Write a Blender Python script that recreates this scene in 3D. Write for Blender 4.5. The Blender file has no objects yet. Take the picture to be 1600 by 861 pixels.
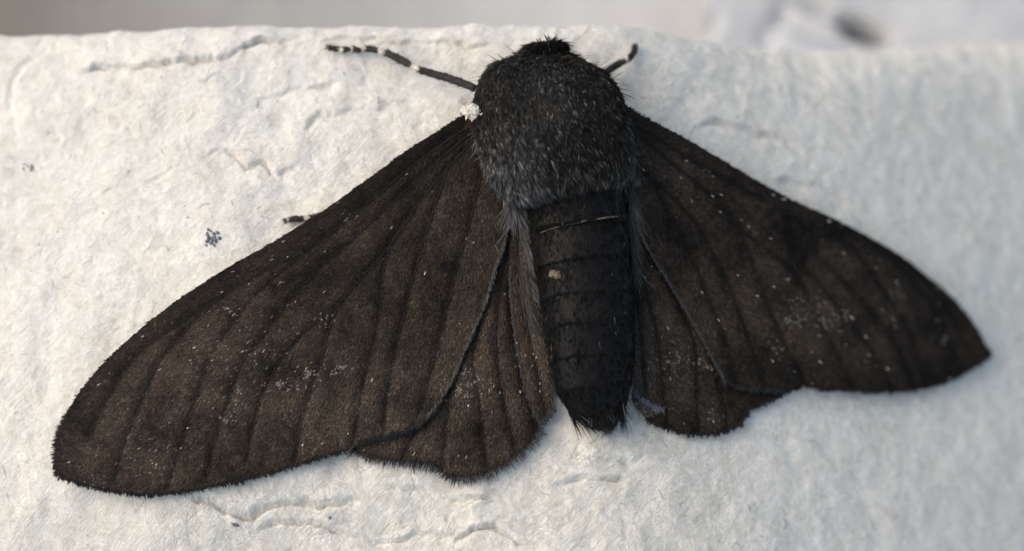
import bpy, math, numpy as np
from mathutils import Vector, Matrix
from mathutils.geometry import delaunay_2d_cdt

# ------------------------------------------------------------------ camera, sky, sun, exposure
# lengths are written in millimetres and scaled to metres (S) when a mesh is made
S = 0.001
TILT = math.radians(22.0)         # camera leans back from straight down
DIST = 170.0                      # mm from the camera to the point it looks at
WIDE = 57.0                       # mm of the subject across the frame
scene = bpy.context.scene
col = scene.collection

CAM = np.array([0.0, -math.sin(TILT) * DIST, math.cos(TILT) * DIST])
cam_d = bpy.data.cameras.new('camera'); cam = bpy.data.objects.new('camera', cam_d); col.objects.link(cam)
cam.location = CAM * S; cam.rotation_euler = (TILT, 0, 0)
cam_d.sensor_width = 36.0; cam_d.lens = 36.0 * DIST / WIDE
cam_d.clip_start = 0.005; cam_d.clip_end = 10.0
cam_d.dof.use_dof = True
cam_d.dof.focus_distance = (DIST - 2.2) * S
cam_d.dof.aperture_fstop = cam_d.lens / 5.4      # about 5.4 mm of open aperture
scene.camera = cam

SUN_DIR = Vector((-0.64, 0.06, 0.76)).normalized()       # towards the sun
world = bpy.data.worlds.new('World'); scene.world = world; world.use_nodes = True
wn = world.node_tree; wn.nodes.clear()
sky = wn.nodes.new('ShaderNodeTexSky'); sky.sky_type = 'NISHITA'; sky.sun_disc = False
sky.sun_elevation = math.asin(SUN_DIR.z); sky.sun_rotation = math.atan2(SUN_DIR.x, SUN_DIR.y)
sky.air_density = 1.0; sky.dust_density = 4.0; sky.ozone_density = 1.0
bg = wn.nodes.new('ShaderNodeBackground'); bg.inputs['Strength'].default_value = 0.15
wo = wn.nodes.new('ShaderNodeOutputWorld')
hs = wn.nodes.new('ShaderNodeHueSaturation'); hs.inputs['Hue'].default_value = 0.485; hs.inputs['Saturation'].default_value = 0.86      # thin even cloud
wn.links.new(sky.outputs['Color'], hs.inputs['Color']); wn.links.new(hs.outputs['Color'], bg.inputs['Color']); wn.links.new(bg.outputs[0], wo.inputs['Surface'])
sun_d = bpy.data.lights.new('sun', 'SUN'); sun_d.energy = 0.95; sun_d.angle = math.radians(60); sun_d.color = (1.0, 0.85, 0.55)
sun = bpy.data.objects.new('sun', sun_d); col.objects.link(sun)
sun.rotation_euler = SUN_DIR.to_track_quat('Z', 'Y').to_euler(); sun.location = (-0.2, 0.2, 0.3)

vs = scene.view_settings
vs.view_transform = 'Standard'; vs.look = 'None'; vs.gamma = 1.0; vs.use_curve_mapping = False
vs.exposure = 0.48

# ------------------------------------------------------------------ maths helpers
rng = np.random.default_rng(7)

def smooth(a, b, x):
    t = np.clip((x - a) / (b - a), 0, 1); return t * t * (3 - 2 * t)

def softplus(x, w):
    return w * np.logaddexp(0, x / w)

_perm = np.random.default_rng(3).permutation(4096)
_ang = np.random.default_rng(4).uniform(0, 2 * np.pi, 4096)
def perlin(x, y, seed=0):
    xi = np.floor(x).astype(int); yi = np.floor(y).astype(int); xf = x - xi; yf = y - yi
    def g(ix, iy, fx, fy):
        a = _ang[_perm[(_perm[(ix + seed * 57) & 4095] + iy) & 4095]]
        return np.cos(a) * fx + np.sin(a) * fy
    u = xf * xf * xf * (xf * (xf * 6 - 15) + 10); v = yf * yf * yf * (yf * (yf * 6 - 15) + 10)
    n00 = g(xi, yi, xf, yf); n10 = g(xi + 1, yi, xf - 1, yf); n01 = g(xi, yi + 1, xf, yf - 1); n11 = g(xi + 1, yi + 1, xf - 1, yf - 1)
    return (n00 * (1 - u) + n10 * u) * (1 - v) + (n01 * (1 - u) + n11 * u) * v

def fbm(x, y, octaves=4, seed=0, gain=0.5):
    s = 0; a = 1.0
    for o in range(octaves):
        s = s + a * perlin(x * 2 ** o + 13.7 * o, y * 2 ** o - 5.3 * o, seed + o); a *= gain
    return s

def line_dist(x, y, line):
    """distance to a polyline, signed side (+1 on its left), and position along it 0..1"""
    line = np.asarray(line, float)
    best = np.full(np.shape(x), 1e9); side = np.zeros(np.shape(x)); along = np.zeros(np.shape(x)); n = len(line) - 1
    for i in range(n):
        ax, ay = line[i]; dx, dy = line[i + 1] - line[i]; L2 = dx * dx + dy * dy + 1e-12
        t = np.clip(((x - ax) * dx + (y - ay) * dy) / L2, 0, 1)
        ex = x - ax - t * dx; ey = y - ay - t * dy; d = np.hypot(ex, ey); m = d < best
        best = np.where(m, d, best); side = np.where(m, np.sign(dx * (y - ay) - dy * (x - ax)), side); along = np.where(m, (i + t) / n, along)
    return best, side, along

def resample(line, step, closed=False):
    p = np.asarray(line, float)
    if closed: p = np.vstack([p, p[:1]])
    # Catmull-Rom through the points
    q = [];
    P = np.vstack([2 * p[0] - p[1], p, 2 * p[-1] - p[-2]])
    if closed: P[0] = p[-2]; P[-1] = p[1]
    for i in range(1, len(P) - 2):
        n = max(2, int(np.linalg.norm(P[i + 1] - P[i]) / step * 2))
        t = np.linspace(0, 1, n, endpoint=False)[:, None]
        a, b, c, d = P[i - 1], P[i], P[i + 1], P[i + 2]
        q.append(0.5 * (2 * b + (c - a) * t + (2 * a - 5 * b + 4 * c - d) * t ** 2 + (3 * b - a - 3 * c + d) * t ** 3))
    q.append(P[-2][None]); q = np.vstack(q)
    s = np.r_[0, np.cumsum(np.linalg.norm(np.diff(q, axis=0), axis=1))]
    n = max(2, int(round(s[-1] / step)) + 1); t = np.linspace(0, s[-1], n)
    r = np.stack([np.interp(t, s, q[:, k]) for k in range(q.shape[1])], 1)
    return r[:-1] if closed else r

def unit(v):
    return v / (np.linalg.norm(v, axis=-1, keepdims=True) + 1e-12)

# ------------------------------------------------------------------ where a traced point stands on the carton
_f = np.array([0, math.sin(TILT), -math.cos(TILT)]); _u = np.array([0, math.cos(TILT), math.sin(TILT)])
MM = WIDE / 1600.0                 # mm per photograph pixel at the subject
def on_height(px, py, height, it=25):
    """world point (mm) seen at photograph pixel px, py that lies on z = height(x, y)"""
    px = np.asarray(px, float); py = np.asarray(py, float)
    a = (px - 800) * MM / DIST; b = (430.5 - py) * MM / DIST
    d = np.stack([a, _f[1] + b * _u[1], _f[2] + b * _u[2]], -1)
    t = np.full(px.shape, DIST)
    for _ in range(it):
        p = CAM + d * t[..., None]
        t = t - 0.85 * (p[..., 2] - height(p[..., 0], p[..., 1])) / d[..., 2]
    return CAM + d * t[..., None]

def rest(x, y):
    """broad form of the carton top, without its far edge: it falls away on one side and folds down in front"""
    z = 0.20 * y - 0.004 * y * y * (y < 0) * 0
    z = z - 0.56 * softplus(x - 7.0, 3.0) - 0.16 * softplus(x - 20.0, 2.5)
    z = z - 0.20 * softplus(-x - 17.0, 2.5)
    z = z - 0.60 * softplus(-(y + 11.6 - 0.10 * (x + 20) * (x > -20)), 0.8) * smooth(4, -14, x)
    return z

def U(px, py, lift=0.0):
    lift = np.asarray(lift, float) + np.zeros(np.shape(px))
    return on_height(px, py, lambda x, y: rest(x, y) + lift)

# ------------------------------------------------------------------ mesh helpers
def make_obj(name, V, F, mat, parent=None, color=None, smooth_shade=True, kind=None):
    """F: list of face arrays, each (n, k) of one corner count"""
    me = bpy.data.meshes.new(name)
    V = np.asarray(V, np.float32) * S
    if not isinstance(F, list): F = [F]
    F = [np.asarray(f, np.int32) for f in F if len(f)]
    loops = np.concatenate([f.ravel() for f in F]); tot = np.concatenate([np.full(len(f), f.shape[1], np.int32) for f in F])
    start = np.r_[0, np.cumsum(tot)[:-1]].astype(np.int32)
    me.vertices.add(len(V)); me.vertices.foreach_set('co', V.ravel())
    me.loops.add(len(loops)); me.loops.foreach_set('vertex_index', loops)
    me.polygons.add(len(tot)); me.polygons.foreach_set('loop_start', start); me.polygons.foreach_set('loop_total', tot)
    me.update(calc_edges=True)
    if smooth_shade: me.polygons.foreach_set('use_smooth', np.ones(len(tot), bool))
    if color is not None:
        ca = me.color_attributes.new('Col', 'FLOAT_COLOR', 'POINT')
        c = np.ones((len(V), 4), np.float32); c[:, :3] = color; ca.data.foreach_set('color', c.ravel())
    me.materials.append(mat)
    o = bpy.data.objects.new(name, me); col.objects.link(o)
    if parent is not None: o.parent = parent
    if kind: o['kind'] = kind
    return o

def strands(root, direction, bend, length, width, c0, c1, seg=3, sides=3):
    """tapered hairs: arrays of roots, directions, end bends; returns V, F, colours"""
    N = len(root); d = unit(direction); b = bend
    ref = np.where(np.abs(d[:, 2:3]) > 0.9, [[1.0, 0, 0]], [[0, 0, 1.0]])
    e1 = unit(np.cross(d, ref)); e2 = np.cross(d, e1)
    length = np.broadcast_to(length, (N,))[:, None]; width = np.broadcast_to(width, (N,))[:, None]
    rings = []; cols = []
    for k in range(seg):
        t = k / seg
        c = root + d * length * t + b * length * t * t
        w = width * 0.5 * (1 - 0.75 * t * t)
        for s in range(sides):
            a = 2 * math.pi * s / sides
            rings.append(c + (e1 * math.cos(a) + e2 * math.sin(a)) * w); cols.append(c0 * (1 - t) + c1 * t)
    rings.append(root + d * length + b * length); cols.append(c1 + 0 * c0)
    M = len(rings); V = np.stack(rings, 1).reshape(-1, 3); C = np.stack(cols, 1).reshape(-1, 3)
    base = (np.arange(N) * M)[:, None]; Q = []; T = []
    for k in range(seg - 1):
        for s in range(sides):
            s2 = (s + 1) % sides
            Q.append(base + [[k * sides + s, k * sides + s2, (k + 1) * sides + s2, (k + 1) * sides + s]])
    for s in range(sides):
        T.append(base + [[(seg - 1) * sides + s, (seg - 1) * sides + (s + 1) % sides, M - 1]])
    return V, [np.vstack(Q) if Q else np.zeros((0, 4), int), np.vstack(T)], C

def tube(path, radius, sides=8, color=None):
    """closed tube along 3D points; radius per point"""
    p = np.asarray(path, float); n = len(p); r = np.broadcast_to(radius, (n,))
    t = unit(np.gradient(p, axis=0)); e1 = unit(np.cross(t, [[0.13, 0.21, 1.0]])); e2 = np.cross(t, e1)
    a = np.arange(sides) * 2 * np.pi / sides
    V = (p[:, None] + (e1[:, None] * np.cos(a)[None, :, None] + e2[:, None] * np.sin(a)[None, :, None]) * r[:, None, None]).reshape(-1, 3)
    i, s = np.meshgrid(np.arange(n - 1), np.arange(sides), indexing='ij'); s2 = (s + 1) % sides
    Q = np.stack([i * sides + s, i * sides + s2, (i + 1) * sides + s2, (i + 1) * sides + s], -1).reshape(-1, 4)
    V = np.vstack([V, p[:1], p[-1:]]); s = np.arange(sides); s2 = (s + 1) % sides
    T = np.vstack([np.stack([s2, s, np.full(sides, n * sides)], 1), np.stack([(n - 1) * sides + s, (n - 1) * sides + s2, np.full(sides, n * sides + 1)], 1)])
    C = None
    if color is not None: C = np.vstack([np.repeat(color, sides, 0), color[:1], color[-1:]])
    return V, [Q, T], C

# ------------------------------------------------------------------ materials
def material(name, rough=0.7, spec=0.3, sheen=0.0):
    m = bpy.data.materials.new(name); m.use_nodes = True; nt = m.node_tree
    b = nt.nodes['Principled BSDF']; b.inputs['Roughness'].default_value = rough; b.inputs['Specular IOR Level'].default_value = spec
    if sheen: b.inputs['Sheen Weight'].default_value = sheen; b.inputs['Sheen Roughness'].default_value = 0.4
    return m, nt, b

def mm_coords(nt):
    tc = nt.nodes.new('ShaderNodeTexCoord'); mp = nt.nodes.new('ShaderNodeMapping'); mp.inputs['Scale'].default_value = (1000, 1000, 1000)
    nt.links.new(tc.outputs['Object'], mp.inputs['Vector']); return mp.outputs['Vector']

def noise(nt, vec, scale, detail=3.0, rough=0.5, dist=0.0):
    n = nt.nodes.new('ShaderNodeTexNoise'); n.inputs['Scale'].default_value = scale; n.inputs['Detail'].default_value = detail
    n.inputs['Roughness'].default_value = rough; n.inputs['Distortion'].default_value = dist
    nt.links.new(vec, n.inputs['Vector']); return n.outputs['Fac']

def ramp(nt, fac, stops):
    r = nt.nodes.new('ShaderNodeValToRGB'); e = r.color_ramp.elements
    while len(e) < len(stops): e.new(0.5)
    for k, (p, c) in enumerate(stops): e[k].position = p; e[k].color = (*c, 1) if len(c) == 3 else c
    nt.links.new(fac, r.inputs['Fac']); return r.outputs['Color']

def mix(nt, fac, a, b, mode='MIX'):
    n = nt.nodes.new('ShaderNodeMix'); n.data_type = 'RGBA'; n.blend_type = mode
    for sock, v in ((n.inputs['Factor'], fac), (n.inputs['A'], a), (n.inputs['B'], b)):
        if hasattr(v, 'is_linked'): nt.links.new(v, sock)
        else: sock.default_value = v if not isinstance(v, tuple) else (*v, 1)
    return n.outputs['Result']

def bump(nt, b, height, dist_mm, strength=1.0, prev=None):
    n = nt.nodes.new('ShaderNodeBump'); n.inputs['Distance'].default_value = dist_mm * S; n.inputs['Strength'].default_value = strength
    nt.links.new(height, n.inputs['Height'])
    if prev: nt.links.new(prev, n.inputs['Normal'])
    nt.links.new(n.outputs['Normal'], b.inputs['Normal']); return n.outputs['Normal']

def mapped(nt, vec, scale, rot):
    mp = nt.nodes.new('ShaderNodeMapping'); mp.inputs['Scale'].default_value = scale
    vr = nt.nodes.new('ShaderNodeVectorRotate'); vr.rotation_type = 'Z_AXIS'; vr.inputs['Angle'].default_value = rot
    nt.links.new(vec, vr.inputs['Vector']); nt.links.new(vr.outputs['Vector'], mp.inputs['Vector']); return mp.outputs['Vector']

# moulded paper pulp: off-white, mottled, fibrous, with sparse ink-grey specks
PULP, nt, b = material('paper_pulp', 0.92, 0.15, 0.15)
v = mm_coords(nt)
c = ramp(nt, noise(nt, v, 0.35, 5, 0.6), [(0.30, (0.69, 0.665, 0.595)), (0.52, (0.79, 0.77, 0.71)), (0.75, (0.83, 0.82, 0.785))])
c = mix(nt, 0.55, c, ramp(nt, noise(nt, v, 1.7, 5, 0.65, 0.6), [(0.30, (0.60, 0.565, 0.495)), (0.5, (0.785, 0.77, 0.715)), (0.68, (0.86, 0.855, 0.82))]))
fib = None
for k, (rot, sc) in enumerate([(0.25, 0.9), (1.25, 1.0), (-0.75, 1.1)]):
    f = ramp(nt, noise(nt, mapped(nt, v, (1.3 * sc, 15 * sc, sc), rot), 1.0, 3, 0.55, 0.25), [(0.36, (0, 0, 0)), (0.66, (1, 1, 1))])
    fib = f if fib is None else mix(nt, 0.45, fib, f)
c = mix(nt, 0.35, c, mix(nt, 1.0, c, ramp(nt, fib, [(0.3, (0.72, 0.70, 0.68)), (0.62, (1, 1, 1))]), 'MULTIPLY'))
speck = ramp(nt, noise(nt, v, 4.6, 1.5, 0.4, 0.4), [(0.0, (1, 1, 1)), (0.215, (1, 1, 1)), (0.25, (0, 0, 0))])
c = mix(nt, speck, c, (0.30, 0.31, 0.34))
pink = ramp(nt, noise(nt, v, 2.1, 2, 0.5), [(0.70, (0, 0, 0)), (0.80, (0.5, 0.5, 0.5))])
c = mix(nt, pink, c, (0.76, 0.66, 0.60))
nt.links.new(c, b.inputs['Base Color'])
nrm = bump(nt, b, noise(nt, v, 2.8, 6, 0.70), 0.11, 0.7)
bump(nt, b, fib, 0.08, 0.9, nrm)

LID, nt, b = material('grey_lid_pulp', 0.92, 0.15)
v = mm_coords(nt)
nt.links.new(ramp(nt, noise(nt, v, 0.4, 5, 0.6), [(0.3, (0.43, 0.44, 0.46)), (0.7, (0.52, 0.53, 0.55))]), b.inputs['Base Color'])
bump(nt, b, noise(nt, v, 2.0, 5, 0.6), 0.15, 0.6)

FIBRE, nt, b = material('pulp_fibre', 0.8, 0.25)
a = nt.nodes.new('ShaderNodeAttribute'); a.attribute_name = 'Col'; nt.links.new(a.outputs['Color'], b.inputs['Base Color'])

INK, nt, b = material('ink_fleck', 0.8, 0.2)
v = mm_coords(nt)
nt.links.new(ramp(nt, noise(nt, v, 6, 3), [(0.35, (0.04, 0.045, 0.065)), (0.6, (0.18, 0.19, 0.23))]), b.inputs['Base Color'])

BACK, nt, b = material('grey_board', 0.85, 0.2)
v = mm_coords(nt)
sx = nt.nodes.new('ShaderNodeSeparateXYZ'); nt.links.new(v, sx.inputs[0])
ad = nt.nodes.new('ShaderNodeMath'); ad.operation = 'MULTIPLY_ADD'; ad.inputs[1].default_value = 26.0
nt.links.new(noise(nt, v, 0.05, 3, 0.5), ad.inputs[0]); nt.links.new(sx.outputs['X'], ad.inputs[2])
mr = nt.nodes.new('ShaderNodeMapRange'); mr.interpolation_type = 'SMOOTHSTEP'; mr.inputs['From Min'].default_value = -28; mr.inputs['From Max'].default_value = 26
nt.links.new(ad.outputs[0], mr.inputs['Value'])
nt.links.new(mix(nt, mr.outputs[0], (0.165, 0.155, 0.14), (0.48, 0.485, 0.50)), b.inputs['Base Color'])      # brown-grey at low x blends unevenly to pale grey at high x
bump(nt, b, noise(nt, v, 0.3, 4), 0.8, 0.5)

def attr_mat(name, rough, spec, grain=None, sheen=0.0):
    m, nt, b = material(name, rough, spec, sheen)
    a = nt.nodes.new('ShaderNodeAttribute'); a.attribute_name = 'Col'; c = a.outputs['Color']
    if grain:
        v = mm_coords(nt)
        c = mix(nt, 1.0, c, ramp(nt, noise(nt, v, grain, 3, 0.6), [(0.3, (0.45, 0.45, 0.45)), (0.7, (1.6, 1.55, 1.5))]), 'MULTIPLY')
        bump(nt, b, noise(nt, v, grain, 3, 0.6), 0.05, 0.6)
    nt.links.new(c, b.inputs['Base Color']); return m
MEMBRANE = attr_mat('wing_membrane', 0.75, 0.08, 7.0)
SCALE = attr_mat('wing_scales', 0.55, 0.12)
FUR = attr_mat('moth_fur', 0.38, 0.14)
CUTICLE = attr_mat('moth_cuticle', 0.42, 0.12, 9.0)
LEG = attr_mat('leg_scales', 0.65, 0.2, 14.0)

# ------------------------------------------------------------------ the surface below
n = 60
gx, gy = np.meshgrid(np.linspace(-400, 400, n), np.linspace(-400, 400, n), indexing='xy')
gz = -34 + 1.2 * fbm(gx / 60, gy / 60, 3, 5)
V = np.stack([gx, gy, gz], -1).reshape(-1, 3)
i, j = np.meshgrid(np.arange(n - 1), np.arange(n - 1), indexing='ij')
Q = np.stack([i * n + j, i * n + j + 1, (i + 1) * n + j + 1, (i + 1) * n + j], -1).reshape(-1, 4)
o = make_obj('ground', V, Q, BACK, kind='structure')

# ------------------------------------------------------------------ the egg carton
def axis(lo, a, bq, hi, fine, coarse):
    return np.r_[np.arange(lo, a, coarse), np.arange(a, bq, fine), np.arange(bq, hi + coarse, coarse)]
X = axis(-60, -31.5, 34, 62, 0.085, 0.7); Y = axis(-40, -18.5, 19.5, 52, 0.085, 0.5)
gx, gy = np.meshgrid(X, Y, indexing='xy')

edge_px = np.array([(-200, 40), (0, 36), (150, 30), (300, 23), (450, 22), (600, 20), (720, 22), (900, 22), (1000, 18), (1100, 8), (1200, 2), (1290, -2), (1400, -6), (1700, -12)], float)
edge = U(edge_px[:, 0], edge_px[:, 1])
def carton_height(x, y):
    z = rest(x, y)
    ye = np.interp(x, edge[:, 0], edge[:, 1]) + 0.25 * fbm(x / 3.0, x * 0 + 2.2, 3, 21)
    s = softplus(y - ye, 0.45 + 1.5 * smooth(4, 18, x))
    z = z - 75.0 * (1 - np.exp(-5.5 * s / 75.0))
    z = z + 0.34 * fbm(x / 8.0, y / 8.0, 3, 1, 0.4) + 0.36 * fbm(x / 3.6, y / 3.2, 2, 13, 0.45) * smooth(16, 4, x)                       # broad unevenness
    z = z + 0.13 * fbm(x / 1.5, y / 1.7, 4, 9, 0.43)                        # lumps of pulp
    rid = 1 - np.abs(fbm(x / 2.2, y / 1.6, 3, 33)) * 2.2
    z = z + 0.05 * np.clip(rid, 0, 1) ** 3
    return z
gz = carton_height(gx, gy)

def crease(px_line, groove, gw, step, sw, taper=0.12):
    """a wrinkle in the pulp: a narrow groove with one lip standing proud of the other"""
    global gz
    p = resample(np.asarray(px_line, float), 12)
    p = U(p[:, 0], p[:, 1])[:, :2]
    lo = p.min(0) - 4; hi = p.max(0) + 4
    ix = np.where((X > lo[0]) & (X < hi[0]))[0]; iy = np.where((Y > lo[1]) & (Y < hi[1]))[0]
    if not len(ix) or not len(iy): return
    sl = (slice(iy[0], iy[-1] + 1), slice(ix[0], ix[-1] + 1))
    x = gx[sl]; y = gy[sl]
    wx = x + 0.34 * fbm(x / 1.5, y / 1.5, 3, 51); wy = y + 0.34 * fbm(x / 1.5, y / 1.5, 3, 57)
    groove, gw, step = groove * 1.15, max(gw * 0.5, 0.09), step * 0.7
    d, sd, al = line_dist(wx, wy, p)
    env = smooth(0, taper, al) * smooth(1, 1 - taper, al) * np.clip(0.8 + 1.2 * fbm(x / 3.2, y / 3.2, 2, 61), 0.3, 1.3)
    g = -groove * np.exp(-(d / gw) ** 2)
    st = step * np.exp(-d / sw) * np.where(sd > 0, 1.0, -0.35) * (1 - np.exp(-(d / (gw * 0.6)) ** 2))
    gz[sl] = gz[sl] + env * (g + st)

crease([(115, 112), (135, 109), (186, 104), (232, 106), (260, 100), (302, 97), (334, 95), (358, 84), (376, 74), (395, 67), (427, 62), (474, 59)], 0.42, 0.16, 0.40, 0.9)
crease([(376, 70), (395, 66), (412, 65), (430, 62)], 0.5, 0.2, 0.2, 0.5)
crease([(84, 72), (46, 93), (30, 107), (21, 139), (19, 186), (26, 215)], 0.14, 0.5, 0.05, 1.2)
crease([(311, 237), (325, 244), (348, 232), (372, 248), (386, 265), (409, 255), (432, 274), (464, 265), (482, 270)], 0.30, 0.12, 0.25, 0.8)
crease([(395, 153), (430, 150), (462, 138), (492, 130), (530, 133)], 0.20, 0.25, 0.22, 0.9)
crease([(505, 62), (550, 58), (590, 60), (620, 62), (670, 66), (725, 69), (746, 73), (775, 68)], 0.30, 0.18, 0.3, 0.8)
crease([(125, 168), (160, 178), (192, 192), (165, 205), (140, 214)], 0.15, 0.25, 0.2, 0.8)
crease([(70, 205), (100, 212), (88, 222)], 0.15, 0.3, 0.1, 0.7)
crease([(320, 130), (345, 118), (360, 126), (380, 120)], 0.12, 0.25, 0.12, 0.6)
crease([(470, 200), (510, 180), (545, 170), (585, 178), (610, 160)], 0.15, 0.4, 0.2, 1.0)
crease([(220, 290), (260, 270), (300, 262), (330, 268)], 0.12, 0.3, 0.12, 0.8)
crease([(292, 772), (340, 786), (384, 803), (424, 792), (472, 786), (520, 792), (570, 776)], 0.55, 0.30, 0.30, 1.0)
crease([(392, 824), (440, 817), (472, 812), (504, 824), (560, 838), (620, 842), (680, 833), (720, 838)], 0.40, 0.16, 0.45, 1.0)
crease([(700, 846), (760, 824), (790, 836), (812, 846), (850, 853)], 0.35, 0.16, 0.35, 0.8)
crease([(860, 760), (900, 745), (950, 752), (985, 742)], 0.22, 0.25, 0.20, 0.8)
crease([(600, 760), (660, 770), (720, 785), (780, 778)], 0.20, 0.25, 0.20, 0.8)
crease([(895, 700), (930, 715), (985, 722), (1040, 705)], 0.15, 0.3, 0.15, 0.9)
crease([(1085, 205), (1130, 190), (1180, 205), (1240, 230), (1260, 250)], 0.3, 0.4, 0.25, 0.9)
crease([(1210, 285), (1260, 290), (1300, 300), (1330, 325)], 0.3, 0.35, 0.2, 0.8)

ny, nx = gz.shape
V = np.stack([gx, gy, gz], -1).reshape(-1, 3)
i, j = np.meshgrid(np.arange(ny - 1), np.arange(nx - 1), indexing='ij')
Q = np.stack([i * nx + j, i * nx + j + 1, (i + 1) * nx + j + 1, (i + 1) * nx + j], -1).reshape(-1, 4)
ring = np.r_[np.arange(nx), (np.arange(1, ny) * nx + nx - 1), ((ny - 1) * nx + np.arange(nx - 2, -1, -1)), (np.arange(ny - 2, 0, -1) * nx)]
low = V[ring].copy(); low[:, 2] = -34.5; k0 = len(V); m = len(ring); k = np.arange(m); k2 = (k + 1) % m
skirt = np.stack([ring[k2], ring[k], k0 + k, k0 + k2], 1)
carton = make_obj('egg_carton', np.vstack([V, low]), [Q, skirt], PULP)
carton['label'] = 'off-white moulded paper pulp egg carton, wrinkled and fibrous, under the moth'; carton['category'] = 'egg carton'

def ground_z(x, y):
    """height of the finished carton surface"""
    ix = np.clip(np.searchsorted(X, x) - 1, 0, nx - 2); iy = np.clip(np.searchsorted(Y, y) - 1, 0, ny - 2)
    tx = (x - X[ix]) / (X[ix + 1] - X[ix]); ty = (y - Y[iy]) / (Y[iy + 1] - Y[iy])
    return (gz[iy, ix] * (1 - tx) + gz[iy, ix + 1] * tx) * (1 - ty) + (gz[iy + 1, ix] * (1 - tx) + gz[iy + 1, ix + 1] * tx) * ty

# the lid flap of the carton, lower down behind the ridge, with a torn dent
def flap_height(x, y):
    return -24.0 - 0.16 * x + 0.06 * (y - 28) + 0.5 * fbm(x / 9, y / 9, 3, 17)
fx = np.arange(13, 78, 0.28); fy = np.arange(18.5, 80, 0.28); hx, hy = np.meshgrid(fx, fy, indexing='xy'); hx = hx + 0.12 * (hy - 30)
hz = flap_height(hx, hy)
hc = on_height(1350, 46, flap_height); ca, sa = math.cos(-0.35), math.sin(-0.35)
du = ((hx - hc[0]) * ca + (hy - hc[1]) * sa) / 1.9; dv = (-(hx - hc[0]) * sa + (hy - hc[1]) * ca) / 1.0
rr = np.hypot(du, dv) + 0.25 * fbm(hx / 1.2, hy / 1.2, 2, 71)
hz -= 7.0 * smooth(1.15, 0.4, rr) + 1.3 * np.exp(-((du + 1.8) / 1.0) ** 2 - ((dv - 0.2) / 0.5) ** 2)
for fl in ([(1195, 60), (1210, 36), (1224, 14)], [(1100, 62), (1108, 46), (1116, 30)], [(1224, 28), (1270, 48), (1320, 70)]):
    q = np.array([on_height(a_, b_, flap_height)[:2] for a_, b_ in fl]); d_ = line_dist(hx, hy, q)[0]; hz -= 0.55 * np.exp(-(d_ / 0.6) ** 2)
a_, b_ = hz.shape; Vt = np.stack([hx, hy, hz], -1).reshape(-1, 3); Vu = Vt - [0, 0, 2.2]; n_ = len(Vt)
i, j = np.meshgrid(np.arange(a_ - 1), np.arange(b_ - 1), indexing='ij')
Qt = np.stack([i * b_ + j, i * b_ + j + 1, (i + 1) * b_ + j + 1, (i + 1) * b_ + j], -1).reshape(-1, 4)
rg_ = np.r_[np.arange(b_), (np.arange(1, a_) * b_ + b_ - 1), ((a_ - 1) * b_ + np.arange(b_ - 2, -1, -1)), (np.arange(a_ - 2, 0, -1) * b_)]
make_obj('lid_flap', np.vstack([Vt, Vu]), [Qt, Qt[:, ::-1] + n_, np.stack([np.roll(rg_, -1), rg_, rg_ + n_, np.roll(rg_, -1) + n_], 1)], LID, carton)

# loose pulp fibres lying on and curling out of the surface
def fibres(name, N, box, lmin, lmax, w, rise, tint, seed, mask=None):
    r = np.random.default_rng(seed)
    px = r.uniform(box[0], box[2], N); py = r.uniform(box[1], box[3], N)
    p = U(px, py); x, y = p[:, 0], p[:, 1]
    a = r.uniform(0, np.pi, N) + 0.7 * fbm(x / 3, y / 3, 2, 81); L = lmin + (lmax - lmin) * r.uniform(0, 1, N) ** 2; cur = r.normal(0, 0.7, N) / L
    K = 7; pts = []; rs = rise * r.uniform(0, 1, N) ** 2
    for k in range(K):
        pts.append(np.stack([x, y, ground_z(x, y) + w * 0.3 + rs * math.sin(math.pi * k / (K - 1))], -1))
        x = x + np.cos(a) * L / (K - 1); y = y + np.sin(a) * L / (K - 1); a = a + cur * L / (K - 1) + r.normal(0, 0.15, N)
    P = np.stack(pts, 1)
    t = unit(np.gradient(P, axis=1)); e1 = unit(np.cross(t, [[[0.02, 0.05, 1.0]]])); e2 = np.cross(t, e1)
    wd = (w * r.uniform(0.5, 1.2, N))[:, None, None] * np.array([0.35, 0.9, 1, 1, 1, 0.9, 0.3])[None, :, None] * 0.5
    V = np.stack([P + (e1 * math.cos(q) + e2 * math.sin(q)) * wd for q in (0.5, 2.6, 4.7)], 2)     # N,K,3,3
    base = (np.arange(N) * K * 3)[:, None, None, None]; kk = np.arange(K - 1)[None, :, None, None]; ss = np.arange(3)[None, None, :, None]; s2 = (ss + 1) % 3
    Q = np.concatenate([base + kk * 3 + ss, base + kk * 3 + s2, base + (kk + 1) * 3 + s2, base + (kk + 1) * 3 + ss], -1).reshape(-1, 4)
    c = np.array(tint)[r.integers(0, len(tint), N)] * r.uniform(0.9, 1.05, (N, 1))
    return make_obj(name, V.reshape(-1, 3), Q, FIBRE, carton, np.repeat(c, K * 3, 0), kind='stuff')
pale = [(0.80, 0.78, 0.74), (0.83, 0.81, 0.77), (0.80, 0.75, 0.66), (0.76, 0.75, 0.74), (0.80, 0.77, 0.70)]
fibres('pulp_fibres', 3200, (-40, 40, 1640, 900), 0.5, 2.6, 0.017, 0.03, pale, 11)
fibres('pulp_fibres', 2600, (250, 690, 1150, 900), 0.5, 2.4, 0.020, 0.16, pale, 12)
fibres('pulp_fibres', 260, (-40, 60, 1640, 900), 0.3, 1.0, 0.03, 0.08, [(0.25, 0.22, 0.2), (0.2, 0.22, 0.3), (0.42, 0.33, 0.28)], 13)

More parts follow.
